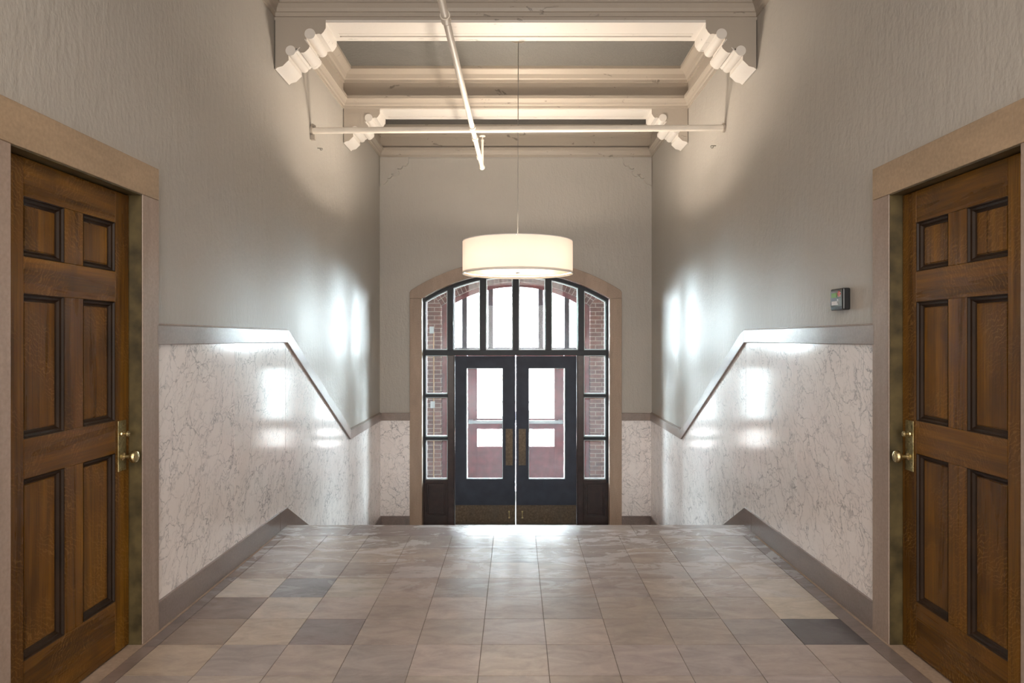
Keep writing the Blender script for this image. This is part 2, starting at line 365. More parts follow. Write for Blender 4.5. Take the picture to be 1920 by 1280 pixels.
# far wall with arched opening
CZ, RI, RO, HI, HO = -.0616, 2.406, 2.576, 1.2455, 1.408
fw = empty('wall_far', (0, 0, 0), 'far beige wall around the arched entrance', 'wall', kind='structure')
bm = B(); prism(bm, [(-2.2, -1.3), (-1.33, -1.3)]+[(-1.33, 1.9)]+arc(CZ, 2.5, 1.33)+[(1.33, 1.9), (1.33, -1.3), (2.2, -1.3), (2.2, FH+.1), (-2.2, FH+.1)], 'xz', YF, YF+.30)
fin('painted_plaster', bm, M['wall'], fw)
for s in (-1, 1):
    bm = B(); box(bm, s*1.40, s*1.80, YF-.010, YF+.02, -.90, .375); fin('marble_panel', bm, M['marble'], fw)
    bm = B(); box(bm, s*1.40, s*1.80, YF-.032, YF+.02, .375, .475); fin('chair_rail', bm, M['rail'], fw, bev=.004)
    bm = B(); box(bm, s*1.40, s*1.80, YF-.025, YF+.02, ZL, -.893)
    fin('baseboard_far' if s < 0 else 'baseboard_far.001', bm, M['base'], fw, bev=.003)
bm = B(); prism(bm, [(-1.81, -1.3), (1.81, -1.3), (1.81, FH+.1), (-1.81, FH+.1)], 'xz', YN-.2, YN)
prop(fin('wall_near', bm, M['wall']), 'beige wall closing the corridor behind the viewer', 'wall', kind='structure')
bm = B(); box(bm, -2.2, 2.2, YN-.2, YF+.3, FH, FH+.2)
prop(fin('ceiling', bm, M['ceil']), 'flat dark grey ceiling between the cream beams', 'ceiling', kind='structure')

# arch surround
su = empty('trim_1', (0, 0, 0), 'brown stone surround framing the arched entrance', 'door surround', kind='structure')
bm = B()
o_arc = arc(CZ, RO, HO-.02); i_arc = arc(CZ, RI, HI)
zs = i_arc[0][1]
prism(bm, [(-HO, zs+.002), (-HO, o_arc[0][1]-.03)]+o_arc+[(HO, o_arc[0][1]-.03), (HO, zs+.002)]+i_arc[::-1], 'xz', 9.20, 9.345); fin('arch_stone', bm, M['surround'], su, bev=.004)
for s in (-1, 1):
    bm = B(); box(bm, s*HI, s*HO, 9.20, 9.345, ZL, zs); fin('jamb_stone', bm, M['surround'], su, bev=.004)

# side door casings
def casing(s, name, label):
    r = empty(name, (0, 0, 0), label, 'door casing', kind='structure')
    for a, b in ((DY0-.16, DY0), (DY1, DY1+.152)):
        bm = B(); box(bm, s*1.783, s*(W+.02), a, b, 0, DZ); fin('casing_side', bm, M['casing'], r, bev=.003)
    bm = B(); box(bm, s*1.783, s*(W+.02), DY0-.16, DY1+.152, DZ+.001, DZ+.157); fin('header', bm, M['header'], r, bev=.003)
    bm = B()
    box(bm, s*1.787, s*2.0, DY1-.006, DY1+.03, 0, DZ); box(bm, s*1.787, s*2.0, DY0-.03, DY0+.004, 0, DZ); box(bm, s*1.787, s*2.0, DY0-.03, DY1+.03, DZ-.005, DZ+.03)
    box(bm, s*1.89, s*2.0, DY1-.02, DY1-.006, 0, DZ); box(bm, s*1.89, s*2.0, DY0, DY0+.02, 0, DZ); box(bm, s*1.89, s*2.0, DY0, DY1, DZ-.02, DZ)
    fin('jamb', bm, M['jamb'], r)
casing(-1, 'trim_2', 'brown stone casing around the left oak door'); casing(1, 'trim_3', 'brown stone casing around the right oak door')

# oak side doors
def oak_door(s, name, label):
    r = empty(name, (0, 0, 0), label, 'door', kind='structure')
    xf, xb = 1.845, 1.888; y0, y1 = DY0+.007, DY1-.009; z0, z1 = .008, DZ-.009
    ys = [y0, 2.60, 2.835, 2.96, 3.195, y1]; rows = [(.25, .932), (1.083, 1.63), (1.77, 1.995)]
    for a, b in ((ys[0], ys[1]), (ys[4], ys[5])):
        bm = B(); box(bm, s*xf, s*xb, a, b, z0, z1); fin('stile', bm, M['oakv'], r, bev=.002)
    for a, b in ((z0, .25), (.932, 1.083), (1.63, 1.77), (1.995, z1)):
        bm = B(); box(bm, s*(xf+.0005), s*xb, ys[1]+.0005, ys[4]-.0005, a, b); fin('rail', bm, M['oakh'], r, bev=.002)
    for a, b in rows:
        bm = B(); box(bm, s*(xf+.001), s*xb, ys[2], ys[3], a+.0005, b-.0005); fin('center_stile', bm, M['oakv'], r, bev=.002)
        for c, d in ((ys[1], ys[2]), (ys[3], ys[4])):
            p_ = B(); box(p_, s*(xf+.024), s*(xf+.036), c, d, a, b)
            # slightly raised field
            e = .030
            box(p_, s*(xf+.020), s*(xf+.030), c+e, d-e, a+e, b-e)
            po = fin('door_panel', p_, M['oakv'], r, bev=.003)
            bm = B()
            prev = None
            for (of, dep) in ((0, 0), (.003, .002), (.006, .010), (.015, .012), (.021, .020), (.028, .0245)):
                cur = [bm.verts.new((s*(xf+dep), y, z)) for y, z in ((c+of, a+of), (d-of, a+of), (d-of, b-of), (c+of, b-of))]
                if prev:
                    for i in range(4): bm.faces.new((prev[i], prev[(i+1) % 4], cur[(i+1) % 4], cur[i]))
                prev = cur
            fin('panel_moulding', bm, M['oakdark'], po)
    # lock plate
    lp = B(); box(lp, s*(xf-.004), s*xf, 3.213, 3.277, .843, 1.078)
    lo = fin('lock_plate', lp, M['brass'], r, bev=.0015)
    k = B(); ax = (-s, 0, 0)
    lathe(k, [(0, 0), (.019, 0), (.019, .004), (.012, .008), (.009, .012), (.009, .030), (.013, .034), (.024, .040), (.0295, .049), (.0295, .056), (.025, .064), (.014, .069), (0, .070)], (s*(xf-.004), 3.25, .908), ax, 32)
    fin('door_knob', k, M['knob'], lo, smooth=True)
    k = B(); lathe(k, [(0, 0), (.014, 0), (.012, .006), (.006, .008), (.006, .018), (.013, .020), (.014, .026), (.010, .031), (0, .032)], (s*(xf-.004), 3.245, 1.015), ax, 24)
    fin('thumb_turn', k, M['knob'], lo, smooth=True)
    for za, zb in ((1.80, 1.96), (1.035, 1.18), (.25, .41)):
        h = B(); cyl(h, (s*1.812, DY0+.006, za), (s*1.812, DY0+.006, zb), .008, seg=14); cyl(h, (s*1.812, DY0+.006, zb), (s*1.812, DY0+.006, zb+.012), .009, .004, 14)
        box(h, s*1.812, s*1.843, DY0+.002, DY0+.006, za, zb); fin('hinge', h, M['brass'], r)
oak_door(-1, 'door_1', 'dark six-panel oak door in the left wall'); oak_door(1, 'door_2', 'dark six-panel oak door in the right wall')

# floor of the upper landing: stone tiles with per-stone colour
def tile_mesh(name, rects, z, mat, parent=None, label=None):
    me = bpy.data.meshes.new(name); V = []; F = []; C = []
    for (x0, x1, y0, y1, c) in rects:
        g = .0016; dz = [random.uniform(-.0006, .0006) for _ in range(4)]
        i = len(V); V += [(x0+g, y0+g, z+dz[0]), (x1-g, y0+g, z+dz[1]), (x1-g, y1-g, z+dz[2]), (x0+g, y1-g, z+dz[3]),
                          (x0+g, y0+g, z-.02), (x1-g, y0+g, z-.02), (x1-g, y1-g, z-.02), (x0+g, y1-g, z-.02)]
        F += [(i, i+1, i+2, i+3), (i, i+4, i+5, i+1), (i+1, i+5, i+6, i+2), (i+2, i+6, i+7, i+3), (i+3, i+7, i+4, i)]; C += [c]*5
    me.from_pydata(V, [], F); at = me.color_attributes.new('Col', 'FLOAT_COLOR', 'CORNER')
    for p_, c in zip(me.polygons, C):
        for li in p_.loop_indices: at.data[li].color = (*c, 1)
    me.materials.append(mat); o = bpy.data.objects.new(name, me); COL.objects.link(o)
    if parent: o.parent = parent
    return o
fl = empty('floor', (0, 0, 0), 'upper landing floor of square tan and grey stone tiles', 'floor', kind='structure')
bm = B(); box(bm, -2.2, 2.2, YN-.2, YE-.03, -.25, -.003); fin('mortar_bed', bm, M['grout'], fl)
tan = [tuple(q*.93 for q in t_) for t_ in [(.47, .395, .345), (.45, .37, .325), (.41, .34, .305), (.43, .36, .34), (.39, .335, .315), (.47, .39, .355)]]
special = {(3, 0): (.54, .48, .42), (3, 1): (.20, .19, .21), (4, 0): (.21, .155, .135), (4, 1): (.48, .41, .35), (5, 0): (.27, .205, .165), (5, 1): (.47, .39, .315),
           (5, 2): (.235, .185, .185), (5, 10): (.060, .052, .058), (6, 0): (.44, .35, .27), (3, 2): (.46, .41, .36), (3, 10): (.50, .44, .38), (4, 10): (.50, .43, .34)}
rects = []
for k in range(0, 34):
    y1 = 5.143-.3052*k; y0 = y1-.3052
    for c in range(11):
        x0 = -1.705+.3085*c; x1 = x0+.3085
        f_ = random.uniform(.86, 1.06); col = special.get((k, c), tuple(x*f_ for x in random.choice(tan)))
        rects.append((x0, x1, y0, y1, col))
for s in (-1, 1):
    y = 5.143; xi = 1.705 if s < 0 else 1.6885
    while y > -5:
        d = random.uniform(.7, 1.2); c = random.choice([(.24, .18, .155), (.21, .165, .15), (.27, .20, .165)])
        a, b = sorted((s*xi, s*1.772)); rects.append((a, b, y-d, y, c)); y -= d
    y = 5.143
    while y > -5:
        break
for s in (-1, 1):
    bm = B(); box(bm, s*1.773, s*2.15, YN, 5.14, -.02, 0); fin('edge_stone', bm, M['surround'], fl)
x = -1.80
for d, c in ((.55, (.30, .245, .225)), (1.15, (.25, .20, .20)), (1.0, (.37, .32, .30)), (.9, (.33, .28, .27))):
    rects.append((x, x+d, 5.143, YE, c)); x += d
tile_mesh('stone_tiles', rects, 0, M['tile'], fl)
# stair and lower landing
st = []; col = (.40, .33, .28)
rects = []
bm = B(); run = (7.5-5.44)/6.9; pts = [(5.38, -.02)]; y = YE-.02; z = 0
pts = [(4.9, -.0235), (YE-.025, -.0235)]
for k in range(7):
    z = -.15*(k+1); pts += [(YE-.025+run*k, z-.0235)]
    if k < 6: pts += [(YE-.025+run*(k+1), z-.0235)]
pts += [(YE-.025+run*6, -1.25), (4.9, -1.25)]
prism(bm, pts, 'yz', -1.80, 1.80)
sr = empty('stairs', (0, 0, 0), 'stone steps going down from the tiled landing to the entrance doors', 'stairs', kind='structure')
fin('risers', bm, M['base'], sr)
for k in range(1, 7):
    y0 = YE-.025+run*(k-1); tile_mesh('tread', [(-1.79, 0, y0+.003, y0+run+.015, col), (0, 1.79, y0+.003, y0+run+.015, (.37, .31, .27))], -.15*k, M['tile'], sr)
rects = []
for i in range(12):
    for j in range(7):
        x0 = -1.80+.30*i; y0 = YE-.025+run*6+.003+.305*j; y1 = min(y0+.305, 9.225)
        if y0 < 9.2: rects.append((x0, x0+.30, y0, y1, tuple(q*(.85+.25*((i*7+j*5) % 4)/4) for q in random.choice(tan))))
f2 = empty('floor_lower', (0, 0, 0), 'lower landing floor in front of the entrance doors', 'floor', kind='structure')
tile_mesh('stone_tiles', rects, ZL, M['tile'], f2)
bm = B(); box(bm, -1.81, 1.81, 7.1, 9.6, ZL-.2, ZL-.003); fin('mortar_bed', bm, M['grout'], f2)

# ------------------------------------------------------------------ ceiling beams, corbels, mouldings
prof_c = [(0, .03), (.378, .03), (.378, -.042), (.360, -.072), (.344, -.087), (.325, -.083), (.308, -.087), (.285, -.082), (.255, -.085), (.234, -.105), (.234, -.135), (.250, -.155), (.257, -.177), (.252, -.192),
          (.240, -.204), (.226, -.217), (.212, -.225), (.190, -.225), (.176, -.205), (.160, -.195), (.135, -.195), (.110, -.208), (.098, -.232), (.100, -.282), (.055, -.326), (.015, -.337), (0, -.35)]
def corbel_bm(bm, s, z, y0, y1, roll=.012, scale=1.0):
    prism(bm, [(s*(1.803-u), z+v) for u, v in prof_c], 'xz', y0, y1)
    for cu, cv, r in ((.262, -.088, .040), (.118, -.214, .038)): cyl(bm, (s*(1.803-cu), y0-roll, z+cv), (s*(1.803-cu), y1+roll*.5, z+cv), r, seg=28)
    for (u, v, a, L) in ((.238, -.146, -.9, .045), (.172, -.206, .75, .045)):
        du, dv = math.cos(a)*L/2, math.sin(a)*L/2; nu, nv = -math.sin(a)*.004, math.cos(a)*.004
        q = [(u-du-nu, v-dv-nv), (u+du-nu, v+dv-nv), (u+du+nu, v+dv+nv), (u-du+nu, v-dv+nv)]
        prism(bm, [(s*(1.803-a_), z+b_) for a_, b_ in q], 'xz', y0-roll, y1+roll)
def beam(y0, y1, z, label):
    r = empty('ceiling_beam', (0, 0, 0), label, 'ceiling beam', kind='structure')
    bm = B(); box(bm, -W-.01, W+.01, y0, y1, z+.02, FH+.05); fin('beam_body', bm, M['trim'], r)
    bm = B(); q = y0+.19
    box(bm, -1.425, 1.425, y0, q, z, z+.02); box(bm, -1.425, 1.425, y1-.07, y1, z, z+.02)
    for s in (-1, 1): box(bm, s*1.425, s*1.38, q, y1-.07, z, z+.02)
    box(bm, -1.38, 1.38, q+.012, y1-.082, z+.004, z+.02)
    fin('soffit_board', bm, M['soffit'], r)
    for s in (-1, 1):
        bm = B(); corbel_bm(bm, s, z, y0+.0, y1); fin('corbel', bm, [M['soffit']], r, smooth=True)
        # painted flush cheek in the wall colour on the corbel's front
        bm = B(); prism(bm, [(s*(1.803-u), z+v) for u, v in prof_c], 'xz', y0-.003, y0); fin('corbel_cheek', bm, M['trim'], r)
beam(5.20, 5.52, 3.83, 'nearer cream ceiling beam with scrolled corbels at both ends')
beam(7.27, 7.59, 3.862, 'farther cream ceiling beam with scrolled corbels, beyond the hanging lamp')
low = [(0, 3.872), (.010, 3.872), (.012, 3.900), (.022, 3.906), (.028, 3.928), (.046, 3.956), (.056, 3.960), (.056, 3.992), (0, 4.004)]
up = [(0, 4.140), (.018, 4.140), (.020, 4.168), (.034, 4.178), (.050, 4.215), (.092, 4.246), (.108, 4.250), (.108, FH+.01)]
for i, (a, b, lab) in enumerate(((YN, 5.20, 'cream mouldings round the nearest ceiling bay'), (5.52, 7.27, 'cream mouldings round the lamp\'s ceiling bay'), (7.59, YF, 'cream mouldings round the ceiling bay at the entrance'))):
    r = empty('trim_%d' % (4+i), (0, 0, 0), lab, 'cornice', kind='structure')
    bm = B(); ring_mold(bm, -W, W, a, b, low); fin('lower_moulding', bm, M['trim'], r)
    bm = B(); ring_mold(bm, -W, W, a, b, up); fin('crown_moulding', bm, M['trim'], r)
    bm = B(); ring_mold(bm, -W+.001, W-.001, a+.001, b-.001, [(0, 4.0), (.004, 4.0), (.004, 4.142), (0, 4.142)]); fin('frieze', bm, M['trim'], r)
# half-buried beam and corbels in low relief on the far wall
r = empty('trim_7', (0, 0, 0), 'shallow scrolled relief at the top of the far wall', 'moulding', kind='structure')
bm = B(); box(bm, -1.42, 1.42, YF-.020, YF+.02, 3.858, 3.872); fin('relief_band', bm, M['wall'], r)
for s in (-1, 1):
    bm = B(); corbel_bm(bm, s, 3.840, YF-.030, YF+.01, .020); fin('relief_scroll', bm, M['wall'], r, smooth=True)

# ------------------------------------------------------------------ entrance screen (black frame) and its leaves
Y0, Y1 = 9.34, 9.42
wi = empty('window_1', (0, 0, 0), 'black arched window screen with sidelights around the charcoal entrance doors', 'window', kind='structure')
bm = B(); t = .030; ia = arc(CZ, RI-t-.012, HI-t)
fa = arc(CZ, RI+.02, HI+.02)
prism(bm, [(-HI-.02, ZL)]+fa+[(HI+.02, ZL), (HI-t, ZL)]+ia[::-1]+[(-HI+t, ZL)], 'xz', Y0, Y1); fin('frame', bm, M['black'], wi)
def topz(x, d=.03): return CZ+math.sqrt((RI-d)**2-x*x)
for x in (-.88, -.441, 0, .441, .88):
    bm = B(); box(bm, x-.040, x+.040, Y0-.01, Y1+.01, 1.30, topz(x, .01)); fin('mullion', bm, M['black'], wi, bev=.004)
bm = B(); box(bm, -HI+t, HI-t, Y0-.008, Y1, 1.237, 1.309); fin('transom_bar', bm, M['black'], wi, bev=.004)
for s in (-1, 1):
    bm = B(); box(bm, s*.822, s*.918, Y0-.004, Y1, ZL, 1.24); box(bm, s*.835, s*.912, Y0-.02, Y0, ZL, 1.237); fin('door_post', bm, M['umber'], wi, bev=.003)
    for a, b in ((.673, .713), (.098, .138)):
        bm = B(); box(bm, s*.91, s*(HI-t+.005), Y0-.004, Y1-.01, a, b); fin('glazing_bar', bm, M['black'], wi, bev=.003)
    bm = B(); box(bm, s*.91, s*(HI-t+.005), Y0-.004, Y1, -.48, -.437); box(bm, s*.91, s*(HI-.002), Y0+.02, Y1-.02, ZL, -.44)
    box(bm, s*.91, s*(HI-.002), Y0-.004, Y1, ZL, -.925); box(bm, s*.91, s*.945, Y0-.004, Y1, -.93, -.48); box(bm, s*(HI-.045), s*(HI-.002), Y0-.004, Y1, -.93, -.48)
    bo = fin('lower_panel', bm, M['umber'], wi, bev=.003)
    bm = B(); box(bm, s*.965, s*(HI-.065), Y0+.010, Y0+.03, -.905, -.50); fin('raised_field', bm, M['umber'], bo, bev=.006)
def pane(poly, yy, parent, bead=.014, mat=None, bd=.035, name='window_pane'):
    bm = B(); prism(bm, poly, 'xz', yy-.003, yy+.003)
    # one thin sheet
    o = fin(name, bm, mat or M['glass'], parent)
    c = Vector((sum(p[0] for p in poly)/len(poly), sum(p[1] for p in poly)/len(poly)))
    if bead:
        bm = B(); n = len(poly); q = []
        for i in range(n):
            p0, p1, p2 = Vector(poly[i-1]), Vector(poly[i]), Vector(poly[(i+1) % n])
            a = (p1-p0).normalized(); b = (p2-p1).normalized(); n1 = Vector((-a.y, a.x)); n2 = Vector((-b.y, b.x)); m = (n1+n2).normalized(); d = bead/max(.4, m.dot(n1))
            q.append(tuple(p1+m*d))
        for y0_, y1_, in ((yy+.004, yy+bd),):
            for i in range(n):
                j = (i+1) % n
                prism(bm, [poly[i], poly[j], q[j], q[i]], 'xz', y0_, y1_)
        fin('glazing_bead', bm, M['bead'], o)  # bead tone paints in the daylit reveal behind the glass
    return o
ax = [-HI+t, -.92, -.84, -.481, -.401, -.04, .04, .401, .481, .84, .92, HI-t]
for a, b in zip(ax[0::2], ax[1::2]):
    n = 6; pts = [(a, 1.309), (b, 1.309)]+[(b+(a-b)*i/n, topz(b+(a-b)*i/n, .044)) for i in range(n+1)]
    pane(pts, Y0+.035, wi)
for s in (-1, 1):
    a, b = sorted((s*.918, s*(HI-t)))
    for z0, z1 in ((.713, 1.237), (.138, .673), (-.437, .098)): pane([(a, z0), (b, z0), (b, z1), (a, z1)], Y0+.035, wi)
# leaves
def leaf(s, name, label):
    r = empty(name, (0, 0, 0), label, 'door', kind='structure')
    bm = B(); a, b = .006, .818; gx0, gx1, gz0, gz1 = .173, .668, -.432, 1.065; z0, z1 = ZL+.008, 1.228; y0, y1 = 9.352, 9.398
    box(bm, s*a, s*gx0, y0, y1, z0, z1); box(bm, s*gx1, s*b, y0, y1, z0, z1); box(bm, s*gx0, s*gx1, y0, y1, z0, gz0); box(bm, s*gx0, s*gx1, y0, y1, gz1, z1)
    fin('leaf_frame', bm, M['charcoal'], r)
    q = sorted((s*gx0, s*gx1)); pane([(q[0], gz0), (q[1], gz0), (q[1], gz1), (q[0], gz1)], 9.372, r, .010, bd=.024, name='glass_pane')
    bm = B(); box(bm, s*.010, s*.815, y0-.003, y0, ZL+.012, -.782)
    for i in range(14): lathe(bm, [(0, 0), (.005, 0), (.003, .002), (0, .0025)], (s*(.03+.058*i), y0-.003, -.80), (0, -1, 0), 8)
    k = fin('kick_plate', bm, M['plate'], r)
    bm = B(); box(bm, s*.084, s*.094, y0-.012, y0-.003, -.958, -.866); lathe(bm, [(0, 0), (.012, 0), (.012, .006), (0, .007)], (s*.089, y0-.003, -.868), (0, -1, 0), 12); lathe(bm, [(0, 0), (.013, 0), (.010, .014), (0, .015)], (s*.089, y0-.003, -.950), (0, -1, 0), 12)
    fin('floor_bolt', bm, M['brass'], k)
    bm = B(); box(bm, s*.040, s*.137, y0-.003, y0, -.246, .246)
    for zz in (-.235, .235):
        for xx in (.05, .127): lathe(bm, [(0, 0), (.004, 0), (.002, .002), (0, .0022)], (s*xx, y0-.003, zz), (0, -1, 0), 8)
    fin('push_plate', bm, M['plate'], r, bev=.001)
leaf(-1, 'door_3', 'left charcoal leaf of the entrance double door with brass plates'); leaf(1, 'door_4', 'right charcoal leaf of the entrance double door with brass plates')

# ------------------------------------------------------------------ vestibule
YB = 11.30; BC, BR, BH = .312, 2.078, 1.212
v = empty('wall_vestibule', (0, 0, 0), 'brick wall with arched doorway beyond the glazed entrance screen', 'wall', kind='structure')
bm = B(); ib = arc(BC, BR, BH)
prism(bm, [(-2.2, -1.3), (-BH, -1.3)]+ib+[(BH, -1.3), (2.2, -1.3), (2.2, 3.2), (-2.2, 3.2)], 'xz', YB, YB+.30); fin('brickwork', bm, M['brick'], v)
bm = B(); bb = B(); ang = math.asin(BH/BR)
prism(bb, [(x_*(1.0), z_) for x_, z_ in ib]+[(math.sin(ang*(1-2*i/24))*(BR+.195), BC+math.cos(ang*(1-2*i/24))*(BR+.195)) for i in range(25)], 'xz', YB-.003, YB+.02); fin('arch_mortar', bb, M['mortar'], v)
n = 38
for i in range(n):
    a0 = -ang+2*ang*i/n+.0022; a1 = -ang+2*ang*(i+1)/n-.0022
    for r0, r1 in ((BR+.001, BR+.092), (BR+.102, BR+.192)):
        prism(bm, [(math.sin(a)*r_, BC+math.cos(a)*r_) for a, r_ in ((a0, r0), (a1, r0), (a1, r1), (a0, r1))], 'xz', YB-.010, YB+.29)
fin('arch_bricks', bm, M['vouss'], v)
for s, nm in ((-1, 'wall_vestibule_left'), (1, 'wall_vestibule_right')):
    bm = B(); box(bm, s*1.75, s*1.95, 9.53, YB, -1.3, 3.2); prop(fin(nm, bm, M['plaster']), 'plain '+('left' if s < 0 else 'right')+' side wall of the small vestibule', 'wall', kind='structure')
bm = B(); box(bm, -2.2, 2.2, 9.53, YB+.3, 2.95, 3.2); prop(fin('ceiling_vestibule', bm, M['plaster']), 'plain ceiling over the vestibule', 'ceiling', kind='structure')
bm = B(); box(bm, -2.2, 2.2, 9.345, YB+.3, -1.3, ZL); prop(fin('floor_vestibule', bm, M['concrete']), 'pale floor of the vestibule between the two sets of doors', 'floor', kind='structure')
# conduit on the brick
cn = empty('electrical_conduit', (-1.34, YB-.02, ZL), 'thin tan electrical conduit with two boxes on the brick left of the outer doors', 'conduit')
def child_box(name, bm, m, par, **k):
    o = fin(name, bm, m, par, **k); o.matrix_parent_inverse = Matrix.Translation(par.location).inverted(); return o
bm = B(); cyl(bm, (-1.335, YB-.018, ZL), (-1.335, YB-.018, 1.58), .010, seg=10); child_box('tube', bm, M['copperpaint'], cn)
bm = B(); box(bm, -1.40, -1.33, YB-.05, YB-.01, 1.547, 1.66); child_box('junction_box', bm, M['white'], cn, bev=.004)
bm = B(); box(bm, -1.385, -1.315, YB-.05, YB-.01, .335, .445); lathe(bm, [(0, 0), (.018, 0), (.018, .006), (0, .006)], (-1.35, YB-.05, .39), (0, -1, 0), 12); child_box('switch_box', bm, M['white'], cn, bev=.003)

# outer red screen
YO = 11.42
wo = empty('window_2', (0, 0, 0), 'dull red arched outer screen seen through the entrance glass', 'window', kind='structure')
bm = B(); ob = arc(BC, BR-.002, BH-.002); oi = arc(BC, BR-.075, BH-.082)
prism(bm, [(-BH+.002, ZL)]+ob+[(BH-.002, ZL), (BH-.082, ZL)]+oi[::-1]+[(-BH+.082, ZL)], 'xz', YO, YO+.09); fin('frame', bm, M['redwood'], wo)
for x in (-.845, -.414, 0, .414, .845):
    bm = B(); box(bm, x-.040, x+.040, YO+.005, YO+.08, 1.29, BC+math.sqrt((BR-.04)**2-x*x)); fin('mullion', bm, M['outframe'], wo)
bm = B(); box(bm, -BH+.05, BH-.05, YO, YO+.085, 1.21, 1.315); fin('transom_bar', bm, M['outframe'], wo)
xs = [-BH+.08, -.876, -.814, -.445, -.383, -.031, .031, .383, .445, .814, .876, BH-.08]
for a, b in zip(xs[0::2], xs[1::2]):
    pts = [(a, 1.315), (b, 1.315)]+[(b+(a-b)*i/5, BC+math.sqrt((BR-.078)**2-(b+(a-b)*i/5)**2)) for i in range(6)]
    pane(pts, YO+.04, wo, 0, M['glass2'])
for s in (-1, 1):
    bm = B(); box(bm, s*.80, s*(BH-.06), YO+.01, YO+.07, ZL, 1.22); box(bm, s*.80, s*.83, YO-.005, YO+.02, ZL, 1.22); fin('side_panel', bm, M['redwood'], wo, bev=.003)
def red_leaf(s, name, label):
    r = empty(name, (0, 0, 0), label, 'door', kind='structure')
    bm = B(); y0, y1 = YO+.015, YO+.06; a, b = .004, .795; g0, g1 = .17, .636; z = [ZL+.01, -.315, -.03, .148, 1.08, 1.205]
    box(bm, s*a, s*g0, y0, y1, z[0], z[5]); box(bm, s*g1, s*b, y0, y1, z[0], z[5])
    for p_, q_ in ((z[0], z[1]), (z[2], z[3]), (z[4], z[5])): box(bm, s*g0, s*g1, y0, y1, p_, q_)
    fin('leaf_frame', bm, M['redwood'], r, bev=.003)
    q = sorted((s*g0, s*g1))
    for p_, t_ in ((z[1], z[2]), (z[3], z[4])): pane([(q[0], p_), (q[1], p_), (q[1], t_), (q[0], t_)], YO+.037, r, 0, M['glass2'], name='glass_pane')
    bm = B(); box(bm, s*.02, s*.775, YO-.055, YO-.02, .069, .121); box(bm, s*.70, s*.775, YO-.03, YO+.016, .062, .128); box(bm, s*.02, s*.06, YO-.03, YO+.016, .062, .128); fin('push_bar', bm, M['alum'], r, bev=.005)
red_leaf(-1, 'door_5', 'left dark red outer door with aluminium push bar, beyond the charcoal doors'); red_leaf(1, 'door_6', 'right dark red outer door with aluminium push bar, beyond the charcoal doors')

# ------------------------------------------------------------------ pendant lamp
LX, LY = .018, 6.50; zb, zt = 2.067, 2.367; R = .515
lamp = empty('pendant_lamp', (LX, LY, zb), 'large lit cream drum pendant lamp hanging above the stair before the arch', 'lamp')
def lp(name, bm, m, **k): return child_box(name, bm, m, lamp, **k)
bm = B(); lathe(bm, [(R, zb), (R, zt)], (LX, LY, 0), seg=96); sh = lp('lamp_shade', bm, M['shade'], smooth=True)
bm = B(); torus(bm, (LX, LY, zb), R, .0035, seg=96); torus(bm, (LX, LY, zt), R, .0035, seg=96)
ri = fin('rim', bm, M['white'], sh, smooth=True)
bm = B(); lathe(bm, [(0, zb+.022), (R-.012, zb+.022)], (LX, LY, 0), seg=96); lp('diffuser', bm, M['diff'])
bm = B(); lathe(bm, [(0, zb+.004), (.016, zb+.005), (.022, zb+.012), (.014, zb+.020), (.006, zb+.022), (0, zb+.023)], (LX, LY, 0), seg=20); lp('finial', bm, M['chrome'], smooth=True)
bm = B(); cyl(bm, (LX, LY, zb+.02), (LX, LY, zt+.03), .009, seg=12)
for i in range(3):
    a = 2*PI*i/3+.5; cyl(bm, (LX, LY, zt-.02), (LX+R*math.cos(a), LY+R*math.sin(a), zt-.004), .004, seg=8)
lp('stem', bm, M['chrome'])
for i in range(4):
    a = PI/4+i*PI/2; bx, by = LX+.24*math.cos(a), LY+.24*math.sin(a); bz = (zb+zt)/2-.01
    bm = B(); cyl(bm, (LX, LY, bz+.06), (bx, by, bz+.06), .006, seg=8); cyl(bm, (bx, by, bz+.02), (bx, by, bz+.075), .018, seg=14); lp('socket', bm, M['chrome'])
    L = bpy.data.lights.new('bulb_light', 'POINT'); L.energy = 46; L.color = (1, .88, .74); L.shadow_soft_size = .06
    lo = bpy.data.objects.new('bulb_light', L); COL.objects.link(lo); lo.location = (bx, by, bz-.02); lo.parent = lamp; lo.matrix_parent_inverse = Matrix.Translation(lamp.location).inverted()
bm = B(); cyl(bm, (LX, LY, zt+.02), (LX+.006, LY, FH-.02), .0035, seg=8); lp('cord', bm, M['metal'])
bm = B(); lathe(bm, [(0, FH-.032), (.045, FH-.032), (.070, FH-.022), (.074, FH), (0, FH)], (LX+.006, LY, 0), seg=32); lp('canopy', bm, M['chrome'], smooth=True)

# ------------------------------------------------------------------ sprinkler pipes
PZ = 3.30
sp_ = empty('sprinkler_pipe', (-.36, 6.17, PZ), 'cream sprinkler pipe running under the beams with a cross pipe from wall to wall', 'pipe')
def pp(name, bm, m, **k): return child_box(name, bm, m, sp_, **k)
def px(y): return -.405+(y-3.77)*.0118
bm = B(); cyl(bm, (px(-4.9), -4.95, PZ), (px(7.43), 7.43, PZ), .022, seg=20); pp('main_pipe', bm, M['pipe'], smooth=True)
for y in (3.98, 6.04, 6.36, 7.02):
    bm = B(); cyl(bm, (px(y), y-.035, PZ), (px(y), y+.035, PZ), .028, seg=20); torus(bm, (px(y), y-.035, PZ), .026, .004, (0, 1, 0), 24); torus(bm, (px(y), y+.035, PZ), .026, .004, (0, 1, 0), 24)
    pp('coupling', bm, M['pipe'], smooth=True)
bm = B(); cyl(bm, (-1.80, 6.13, PZ), (1.80, 6.00, PZ-.015), .027, seg=20); pp('cross_pipe', bm, M['pipe'], smooth=True)
